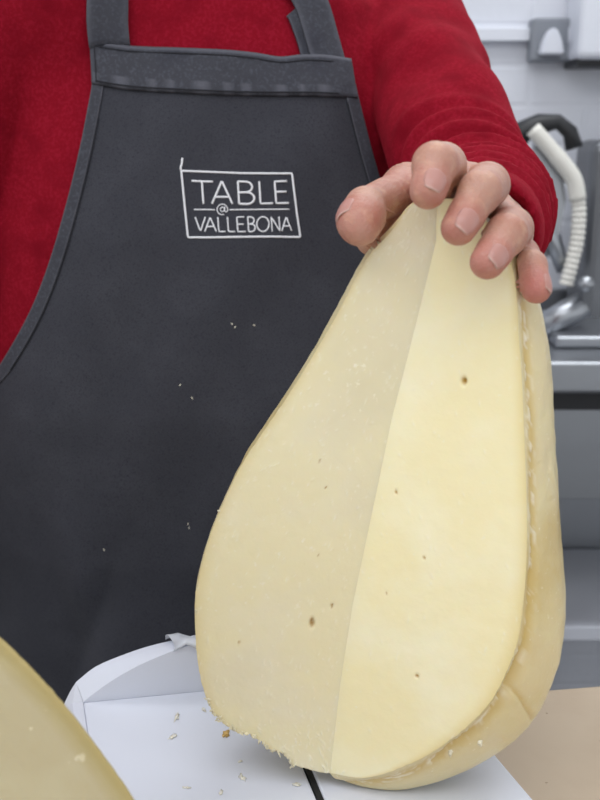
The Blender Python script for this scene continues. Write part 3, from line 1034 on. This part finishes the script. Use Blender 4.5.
# --- finger nails, laid on the finger surface
def nail(finger, n, phi, length, back):
    """a curved plate wrapped round the last finger bone, laid on the skin"""
    j = J[finger]
    dv = unit(j[-1] - j[-2])
    n = unit(n - dv * np.dot(n, dv))
    lat = unit(np.cross(dv, n))
    NU, NV = 15, 17
    pts = []; ed = []
    R0 = None
    grid_r = np.zeros((NV, NU))
    A = np.linspace(0, 1, NV); B = np.linspace(-1, 1, NU)
    cen = []; dirs = []
    for ia, a in enumerate(A):
        for ib, b in enumerate(B):
            wsc = math.sqrt(max(0, 1 - max(0, (.32 - a) / .32) ** 2.0 * .7)) * (1 - .12 * max(0, a - .7) / .3)
            rd = n * math.cos(phi * b * wsc) + lat * math.sin(phi * b * wsc)
            end = (1 - b * b) * .0011 * max(0, (a - .5) / .5) - b * b * .0006 * max(0, (.4 - a) / .4) * -1
            o = j[-1] + dv * (-back + a * length + end)
            r = .016
            for _ in range(40):
                p = o + rd * r
                v = float(hand_sdf([np.array([p[k]]) for k in range(3)])[0])
                r -= v * .8
                if v < 3e-5 or r < .004: break
            grid_r[ia, ib] = r
            cen.append(o); dirs.append(rd)
    mid = grid_r[NV // 2, NU // 2]
    k = 0
    for ia, a in enumerate(A):
        for ib, b in enumerate(B):
            r = grid_r[ia, ib]
            if a > .5: r = max(r, mid - .0008 - .0012 * (a - .5) - .0004 * b * b)
            pts.append(cen[k] + dirs[k] * (r + .00032 - .00025 * abs(b) ** 6 - (.0003 if ia == 0 else 0)))
            ed.append(np.clip((a - .93) / .03, 0, 1) * .5); k += 1
    me = mesh('fingernail', pts, np.array(grid_faces(NV, NU)))
    fattr(me, 'edge', ed)
    o = link('fingernail', me, M_nail, person)
    so = o.modifiers.new('s', 'SOLIDIFY'); so.thickness = .0005; so.offset = -1
    return o


def vdir(x, y, z):                # right, up, towards the viewer
    return x * CR + y * CU - z * CF


R_ = math.radians
nail('index', vdir(.30, .30, .9), R_(40), .0098, .0052)
nail('middle', vdir(.42, .22, .9), R_(42), .0102, .0054)
nail('ring', vdir(.55, .15, .85), R_(41), .0096, .0050)
nail('pinky', vdir(.88, .15, .45), R_(42), .0080, .0042)
nail('thumb', vdir(-.62, -.22, .74), R_(38), .0094, .0040)

# --- sweater
def sw_field(xs, ys, zs):
    return on_grid(sweater_sdf, xs, ys, zs)


sx_ = axis_grid(-.50, .24, .009, -.26, .19, .0034)
sy_ = axis_grid(.53, 1.06, .009, .54, .87, .0034)
sz_ = axis_grid(.79, 1.54, .009, 1.05, 1.45, .0034)
V, F = surface_nets(sw_field, sx_, sy_, sz_)
sweater = link('sweater', mesh('sweater', V, F), M_red, person)

# cuff ring of the visible sleeve
# --- trousers, shoes, hair
def trousers_sdf(X):
    d = torso(X, -.004); d = np.maximum(np.maximum(d, X[2] - .93), .82 - X[2])
    for s in (-1, 1):
        hip = np.array([PX + s * .085, .90, .86]); kn = np.array([PX + s * .095, .895, .49]); an = np.array([PX + s * .10, .915, .10])
        d = smin(d, cap(X, hip, kn, .084, .064), .03); d = smin(d, cap(X, kn, an, .064, .056), .02)
    return np.maximum(d, .05 - X[2])


V, F = surface_nets(lambda a, b, c: on_grid(trousers_sdf, a, b, c), np.linspace(-.32, .15, 50), np.linspace(.72, 1.08, 40), np.linspace(.03, .95, 90))
link('trousers', mesh('trousers', V, F), M_trouser, person)
for s in (-1, 1):
    an = np.array([PX + s * .10, .915, .085])
    def shoe(X, s=s, an=an):
        d = smin(cap(X, an + [0, .005, -.03], an + np.array([s * .015, -.14, -.05]), .047, .040), cap(X, an + [0, .02, -.035], an + np.array([0, .03, -.05]), .042, .036), .02)
        return np.maximum(np.maximum(d, .002 - X[2]), X[2] - .10)
    V, F = surface_nets(lambda a, b, c: on_grid(shoe, a, b, c), np.linspace(an[0] - .09, an[0] + .09, 40), np.linspace(.68, 1.02, 60), np.linspace(-.01, .12, 34))
    link('shoe', mesh('shoe', V, F), M_shoe, person)


def hair_sdf(X):
    d = ell(X, HEADC + np.array([0, .012, .014]), (.083, .098, .117))
    cut = (X[1] - HEADC[1]) + (.055) + .55 * (HEADC[2] + .075 - X[2])
    return np.maximum(d, -np.maximum(cut * .8, -1))


V, F = surface_nets(lambda a, b, c: on_grid(hair_sdf, a, b, c), np.linspace(-.18, .03, 40), np.linspace(.75, 1.01, 44), np.linspace(1.50, 1.81, 50))
link('hair', mesh('hair', V, F), M_hair, person)

# ------------------------------------------------------------------ apron (worn: child of the person)
def apron_y(x, z, off=.006):
    a, b, fy = prof(z)
    yc = fy + b
    k = min(1.0, abs((x - PX) / (a + off)))
    fold = .0030 * math.sin(x * 38 + z * 9) * np.clip((1.28 - z) / .2, 0, 1) + .010 * math.exp(-((x + .172 + .22 * (z - .90)) / .016) ** 2) * np.clip((1.02 - z) / .09, 0, 1) \
        + .0016 * math.sin(x * 61 - z * 33)
    return yc - (b + off + fold) * max(0.0, 1 - k ** SE) ** (1 / SE)


def hit(px, py, off=.006):
    r = ray(px, py); t = .78
    for _ in range(40):
        p = CAM + r * t
        y = apron_y(p[0], p[2], off)
        t += (y - p[1]) * .75
    return CAM + r * t


def strip(name, rows_px, mat, parent, off, thick=.0016, wear_edges=True, ncol=40, wear_w=.06):
    """cloth laid on the body; rows_px = list of (left_px, right_px) rows"""
    V = []; w = []
    nr = len(rows_px)
    for i, (l, r) in enumerate(rows_px):
        for j, s in enumerate(np.linspace(0, 1, ncol)):
            p = np.array(l) * (1 - s) + np.array(r) * s
            V.append(hit(p[0], p[1], off))
            e = min(s, 1 - s)
            w.append(max(0, 1 - e / wear_w) if wear_edges else 0)
    me = mesh(name, V, grid_faces(nr, ncol))
    fattr(me, 'wear_and_highlight', w)
    o = link(name, me, mat, parent)
    so = o.modifiers.new('s', 'SOLIDIFY'); so.thickness = thick; so.offset = 0
    return o


LE = spline([(93, 70), (92, 88), (88, 110), (80, 150), (68, 200), (50, 262), (30, 313), (2, 363), (-14, 380)], 90)
RE = spline([(354, 80), (358, 98), (366, 130), (374, 160), (384, 192), (398, 222)], 90)
ZT, ZJ = 0, 0
apron_V = []; wear_and_highlight = []
# main panel: rows by height, columns between its left and right edge
L3a = np.array([hit(x, y) for x, y in LE]); R3a = np.array([hit(x, y) for x, y in RE])
NR, NCc = 170, 120


def xl(z):
    if z < L3a[-1, 2]:
        return max(PX - prof(z)[0] * .985, L3a[-1, 0] - (L3a[-1, 2] - z) * .9)
    return np.interp(-z, -L3a[:, 2], L3a[:, 0])


def xr(z):
    if z < R3a[-1, 2]:
        return min(PX + prof(z)[0] * .985, R3a[-1, 0] + (R3a[-1, 2] - z) * .9)
    return np.interp(-z, -R3a[:, 2], R3a[:, 0])


ztop_l, ztop_r = hit(92, 78)[2], hit(356, 90)[2]
for i in range(NR):
    f = i / (NR - 1)
    for j in range(NCc):
        s = j / (NCc - 1)
        zt = ztop_l * (1 - s) + ztop_r * s
        z = zt + (.52 - zt) * f
        # columns bunch towards the sides so the wrapped edges stay round
        x0, x1 = xl(z), xr(z)
        ss = .5 - .5 * math.cos(math.pi * s)
        ss = .6 * s + .4 * ss
        x = x0 + (x1 - x0) * ss
        apron_V.append((x, apron_y(x, z), z))
        e = min((x - x0), (x1 - x)) if z > 1.05 else 1
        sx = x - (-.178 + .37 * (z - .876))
        fold_highlight = .26 * (math.exp(-(sx / .022) ** 2) if sx > 0 else math.exp(-(sx / .004) ** 2)) * min(1, max(0, (.985 - z) / .08))  # light along the fold, painted into the cloth as a paler streak
        wear_and_highlight.append(max(0, 1 - e / .004) * .7 + fold_highlight)
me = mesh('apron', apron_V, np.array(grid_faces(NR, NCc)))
fattr(me, 'wear_and_highlight', wear_and_highlight)
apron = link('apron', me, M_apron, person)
apron['label'] = 'dark grey cloth bib apron'
so = apron.modifiers.new('s', 'SOLIDIFY'); so.thickness = .0018; so.offset = 0

# bib band
tp = spline([(90, 41), (130, 47), (180, 49), (225, 51), (255, 54), (280, 58), (300, 56), (325, 56), (351, 60)], 60)
bt = spline([(92, 83), (130, 89), (180, 92), (225, 94), (270, 95), (310, 95), (357, 97)], 60)
V = []; w = []; NB = 26
for i in range(NB):
    f = i / (NB - 1)
    for j in range(60):
        p = tp[j] * (1 - f) + bt[j] * f
        off = .0092 + .0007 * mnoise.noise(Vector((j * .45, f * 3, 0))) + .0010 * math.sin(j * 1.3) * max(0, f - .55) * max(0, math.sin(j * .13))
        if i in (0, NB - 1): off -= .0015
        V.append(hit(p[0], p[1], off))
        w.append(.9 if i <= 1 else (.9 * max(0, math.sin(j * 1.1 + 1.3 * math.sin(j * .4))) if f > .72 else 0) + (.5 if j in (0, 59) else 0))
me = mesh('bib_band', V, np.array(grid_faces(NB, 60))); fattr(me, 'wear_and_highlight', np.clip(w, 0, 1))
band = link('bib_band', me, M_hem, apron)
so = band.modifiers.new('s', 'SOLIDIFY'); so.thickness = .0026; so.offset = 0

# side hems
for nm, E, sgn in (('side_hem', LE, 1), ('side_hem', RE, -1)):
    rows_ = []
    for k in range(3, 90):
        t = unit(E[min(k + 1, 89)] - E[max(k - 1, 0)])
        n2 = np.array([t[1], -t[0]])
        if n2[0] * sgn < 0: n2 = -n2
        rows_.append((E[k] - n2 * .6, E[k] + n2 * 11))
    strip(nm, rows_, M_hem, apron, .0076, .0012, True, 8, .14)


def stitch(path, off, mat=M_thread_dk, rad=.00045, name='stitching', parent=None, n=None):
    pts = spline(path, n or max(10, int(len(path) * 14)))
    P_ = [hit(x, y, off) for x, y in pts]
    return tubeo(name, P_, rad, mat, parent or apron, 6)


stitch([(x + .2, y + 4) for x, y in tp[1:-1:6]], .0112, parent=band)
stitch([(x, y - 3.0) for x, y in bt[1:-1:6]], .0112, rad=.0006, parent=band)
stitch([(94, 46), (95, 60), (96, 82)], .0112, parent=band)
stitch([(x + 11, y + 3) for x, y in LE[12::8]], .0082)
stitch([(x - 11, y + 2) for x, y in RE[12::8]], .0082)

# neck straps: lie on the sweater, meet behind the neck
def full(p):
    return float(sweater_sdf([np.array([p[k]]) for k in range(3)], True)[0])


def grad(p):
    e = 2e-3
    return unit([full(p + np.eye(3)[k] * e) - full(p - np.eye(3)[k] * e) for k in range(3)])


def to_surf(p, off):
    p = np.array(p, float)
    for _ in range(14):
        p = p - grad(p) * (full(p) - off) * .8
    return p


def strap(path_w, width, off, name):
    C_ = spline(path_w, 46)
    C_ = np.array([to_surf(c, off) for c in C_])
    for _ in range(3):
        C_[1:-1] = (C_[:-2] + 2 * C_[1:-1] + C_[2:]) / 4
    V = []; w = []
    T = np.gradient(C_, axis=0)
    for i, c in enumerate(C_):
        n = grad(c); lat = unit(np.cross(unit(T[i]), n))
        for s in np.linspace(-1, 1, 9):
            q = c + lat * s * width / 2
            d_ = full(q)
            if d_ < off: q = q + n * (off - d_)
            V.append(q); w.append(max(0, (abs(s) - .7) / .3) * .8)
    me = mesh(name, V, np.array(grid_faces(46, 9))); fattr(me, 'wear_and_highlight', w)
    o = link(name, me, M_hem, apron)
    so = o.modifiers.new('s', 'SOLIDIFY'); so.thickness = .0026; so.offset = 0
    return o


NB_ = np.array([PX, .985, 1.47])
strap([hit(110, 47, .006), hit(106, 20, .006), hit(103, -15, .006), np.array([PX - .085, .835, 1.43]), np.array([PX - .075, .90, 1.475]), np.array([PX - .04, .965, 1.485]), NB_], .031, .005, 'neck_strap')
strap([hit(331, 66, .006), hit(320, 30, .006), hit(308, -5, .006), np.array([PX + .075, .835, 1.43]), np.array([PX + .072, .90, 1.475]), np.array([PX + .04, .965, 1.485]), NB_], .027, .006, 'neck_strap')
strap([hit(309, 58, .003), hit(304, 40, .003), hit(296, 18, .003), hit(292, 12, .003)], .012, .0035, 'strap_end')

# embroidered badge, stroke by stroke
def zp(x, y):
    return (160 + x / 3.75, 150 + y / 3.75)


badge = None
def thread(strokes, rad, name, label=None):
    V, F = [], []
    for st in strokes:
        pts = np.array([zp(*q) for q in st], float)
        L_ = np.concatenate([[0], np.cumsum(np.linalg.norm(np.diff(pts, axis=0), axis=1))])
        n = max(3, int(L_[-1] / 2) + 1)
        t = np.linspace(0, L_[-1], n)
        pts = np.stack([np.interp(t, L_, pts[:, k]) for k in range(2)], 1)
        P_ = [hit(x + .12 * mnoise.noise(Vector((x, y, 1))), y + .12 * mnoise.noise(Vector((x, y, 7))), .0072) for x, y in pts]
        tube_geo(P_, rad, 6, V, F)
    me = mesh(name, V, F)
    o = link(name, me, M_thread_wh, apron)
    if label: o['label'] = label
    return o


def arc(cx, cy, rx, ry, a0, a1, n=18):
    return [(cx + rx * math.cos(math.radians(a)), cy + ry * math.sin(math.radians(a))) for a in np.linspace(a0, a1, n)]


thread([[(80, 78), (180, 82), (300, 87), (400, 88), (495, 88), (505, 170), (515, 250), (527, 327), (420, 325), (300, 326), (200, 328), (105, 328), (97, 250), (88, 160), (80, 78)],
        [(80, 78), (77, 66), (82, 50), (84, 30)]], .0009, 'embroidered_frame', 'white stitched rectangle with a loose thread end')
tb = [[(118, 116), (199, 119)], [(157, 118), (163, 202)],                                             # T
      [(195, 202), (232, 116), (272, 202)], [(208, 176), (259, 176)],                                 # A
      [(292, 118), (297, 202)], [(292, 118), (325, 119)] + arc(322, 139, 24, 20, -85, 85) + [(296, 159)], [(296, 159), (328, 159)] + arc(326, 181, 28, 22, -85, 85) + [(297, 202)],   # B
      [(372, 118), (377, 201), (424, 200)],                                                           # L
      [(476, 117), (430, 118), (436, 200), (483, 199)], [(432, 157), (474, 156)]]                     # E
thread(tb, .00086, 'embroidered_lettering', 'TABLE in white thread')
thread([[(127, 223), (206, 224)], [(261, 224), (485, 222)]], .00055, 'embroidered_line')
thread([arc(234, 223, 8, 9, 0, 360), [(243, 212), (242, 229), (246, 233)] + arc(234, 223, 20, 20, 28, -290, 34)], .00042, 'embroidered_lettering', '@ sign in white thread')
vb = [[(132, 252), (152, 305), (170, 251)], [(168, 306), (188, 252), (211, 306)], [(175, 287), (204, 287)],
      [(217, 252), (221, 306), (246, 306)], [(253, 252), (257, 306), (282, 306)],
      [(316, 251), (288, 251), (292, 306), (322, 306)], [(290, 278), (314, 278)],
      [(329, 251), (333, 306)], [(329, 251), (340, 251)] + arc(341, 264, 12, 13, -85, 85) + [(331, 278), (344, 278)] + arc(344, 292, 13, 14, -85, 85) + [(333, 306)],
      arc(386, 278, 23, 28, 0, 360, 26),
      [(421, 306), (417, 251), (450, 304), (446, 250)],
      [(457, 304), (473, 250), (494, 303)], [(463, 285), (487, 285)]]
thread(vb, .0006, 'embroidered_lettering', 'VALLEBONA in white thread')
# pale lint on the cloth
bm = bmesh.new()
for k, (x, y) in enumerate([(232, 324), (235, 327), (254, 325), (188, 524), (189, 528), (180, 385), (104, 550), (192, 398)]):
    flake_bm(bm, hit(x, y, .0075), (.0008, .0004, .0002), (0, -1, 0), k)
o = link('lint', bm_mesh('lint', bm), M_flake, apron); o['kind'] = 'stuff'

# ------------------------------------------------------------------ background: wall fittings
def wp(px, py, y=YW):
    return on_y(px, py, y)


a, b = wp(528, 20), wp(572, 63)
sk = empty('wall_socket', ((a[0] + b[0]) / 2, YW, (a[2] + b[2]) / 2))
tag(sk, 'grey metal-clad wall socket with a pale plug, on the white brick wall', 'socket')
boxo('back_box', (a[0], YW - .042, b[2]), (b[0], YW, a[2]), M_socket, sk, .006)
c = wp(544, 46)
bm = bmesh.new()
tri = [(-.022, -.020), (.022, -.020), (.016, .006), (.006, .026), (-.006, .026), (-.016, .006)]
vs = [bm.verts.new((c[0] + x, YW - .075, c[2] + z)) for x, z in tri]
f = bm.faces.new(vs); r = bmesh.ops.extrude_face_region(bm, geom=[f])
for g in r['geom']:
    if isinstance(g, bmesh.types.BMVert): g.co.y = YW - .042
bmesh.ops.bevel(bm, geom=list(bm.edges), offset=.003, segments=2, affect='EDGES')
link('plug', bm_mesh('plug', bm), M_trunk, sk, False)
boxo('switch_rocker', (b[0] - .022, YW - .048, a[2] - .045), (b[0] - .006, YW - .041, a[2] - .018), M_trunk, sk, .002)
t0, t1 = wp(440, 31), wp(528, 42)
tr = boxo('cable_trunking', (t0[0] - .3, YW - .022, t1[2]), (t1[0] - .001, YW, t1[2] + .024), M_trunk, None, .002)
tag(tr, 'white cable trunking running along the brick wall to the socket', 'trunking')
d0, d1 = wp(574, 60, YW - .09), wp(690, -60, YW - .09)
dp = empty('wall_dispenser', ((d0[0] + d1[0]) / 2, YW, d0[2]))
tag(dp, 'white wall dispenser box at the right edge, beside the grey socket', 'dispenser')
boxo('cover', (d0[0], YW - .12, d0[2]), (d1[0], YW, d1[2]), M_trunk, dp, .012)
boxo('base', (d0[0] + .004, YW - .095, d0[2] - .012), (d1[0] - .004, YW, d0[2] + .004), M_blackp, dp, .004)  # black slab stands in for the shadow under the box

# ------------------------------------------------------------------ background: steel counter
CY = 1.58
cz1 = on_y(580, 362, CY)[2]; cz0 = on_y(580, 394, CY)[2]
ct = empty('steel_counter', (.5, 1.8, 0))
tag(ct, 'long stainless steel counter with a lower shelf standing against the back wall', 'counter')
boxo('worktop', (-.6, CY, cz0), (1.5, YW - .005, cz1), M_steel, ct, .006)
boxo('apron_panel', (-.56, CY + .04, .688), (1.46, CY + .06, cz0 - .03), M_steel, ct, .002)
boxo('gap_shadow_strip', (-.56, CY + .03, cz0 - .036), (1.46, CY + .10, cz0 - .001), M_blackp, ct, .002)  # black strip put in as the shade of the gap below the worktop
boxo('shelf', (-.56, CY + .08, .396), (1.46, YW - .035, .426), M_trunk, ct, .004)  # white finish stands in for light reflected off the shelf top
boxo('back_panel', (-.56, YW - .03, .30), (1.46, YW - .012, cz0 - .01), M_steel, ct, .002)
for lx in (-.55, .42, 1.40):
    for ly in (CY + .06, YW - .09):
        boxo('leg', (lx, ly, 0), (lx + .04, ly + .04, cz0), M_steel, ct, .004)
boxo('upstand', (-.6, YW - .02, cz1 - .001), (1.5, YW - .003, cz1 + .05), M_steel, ct, .003)

# steel machine on the counter
MY = 1.80
def mp_(px, py, y=MY):
    return on_y(px, py, y)


mc = empty('slicing_machine', (mp_(575, 330)[0], MY, cz1))
tag(mc, 'stainless steel machine with black top and pale arm on the steel counter', 'machine')
g0, g1 = mp_(574, 336, 1.90), mp_(650, 140, 1.90)
boxo('housing', (g0[0], 1.86, cz1 + .001), (g1[0], 1.99, g1[2]), M_steel_dk, mc, .02)
h0, h1 = mp_(536, 300), mp_(566, 150)
bm = bmesh.new()
bmesh.ops.create_cone(bm, cap_ends=True, segments=40, radius1=.075, radius2=.075, depth=.02,
                      matrix=Matrix.Translation(Vector(tuple(mp_(552, 232, MY + .03)))) @ Matrix.Rotation(math.radians(70), 4, 'Y') @ Matrix.Rotation(math.radians(15), 4, 'X'))
link('blade_guard', bm_mesh('blade_guard', bm), M_steel, mc)
tubeo('top_grip', [mp_(512, 150, MY), mp_(522, 132, MY), mp_(540, 124, MY), mp_(558, 122, MY), mp_(570, 132, MY), mp_(574, 148, MY)], [.016, .020, .018, .013, .014, .016], M_blackp, mc)
tubeo('arm', spline([mp_(533, 129, MY - .03), mp_(548, 146, MY - .03), mp_(563, 164, MY - .03), mp_(574, 180, MY - .03), mp_(578, 200, MY - .03)], 20), [.014] * 8 + [.015] * 12, M_cream, mc)
bm = bmesh.new()
pl = [mp_(536, 132, MY - .01), mp_(562, 165, MY - .01), mp_(566, 200, MY - .01), mp_(556, 250, MY - .01), mp_(540, 262, MY - .01), mp_(530, 190, MY - .01)]
f = bm.faces.new([bm.verts.new(p) for p in pl]); r = bmesh.ops.extrude_face_region(bm, geom=[f])
for g in r['geom']:
    if isinstance(g, bmesh.types.BMVert): g.co.y += .02
link('side_plate', bm_mesh('side_plate', bm), M_steel, mc, False)
hp = spline([mp_(578, 196, MY - .03), mp_(579, 215, MY - .03), mp_(577, 240, MY - .03), mp_(572, 262, MY - .03), mp_(566, 285, MY - .03)], 90)
tubeo('ribbed_hose', hp, [.0125 + .001 * math.sin(i * 1.1) for i in range(90)], M_cream, mc)
tubeo('drum', [mp_(540, 328, MY - .05), mp_(562, 316, MY - .05), mp_(584, 304, MY - .05)], [.022, .024, .024], M_steel, mc, 24)
bmb = boxo('base', (mp_(540, 330)[0], MY - .12, cz1 + .0005), (g1[0], 1.95, cz1 + .022), M_steel, mc, .006)
tubeo('knob', [mp_(586, 284, MY - .06), mp_(586, 284, MY - .10)], [.014, .013], M_steel, mc, 16)
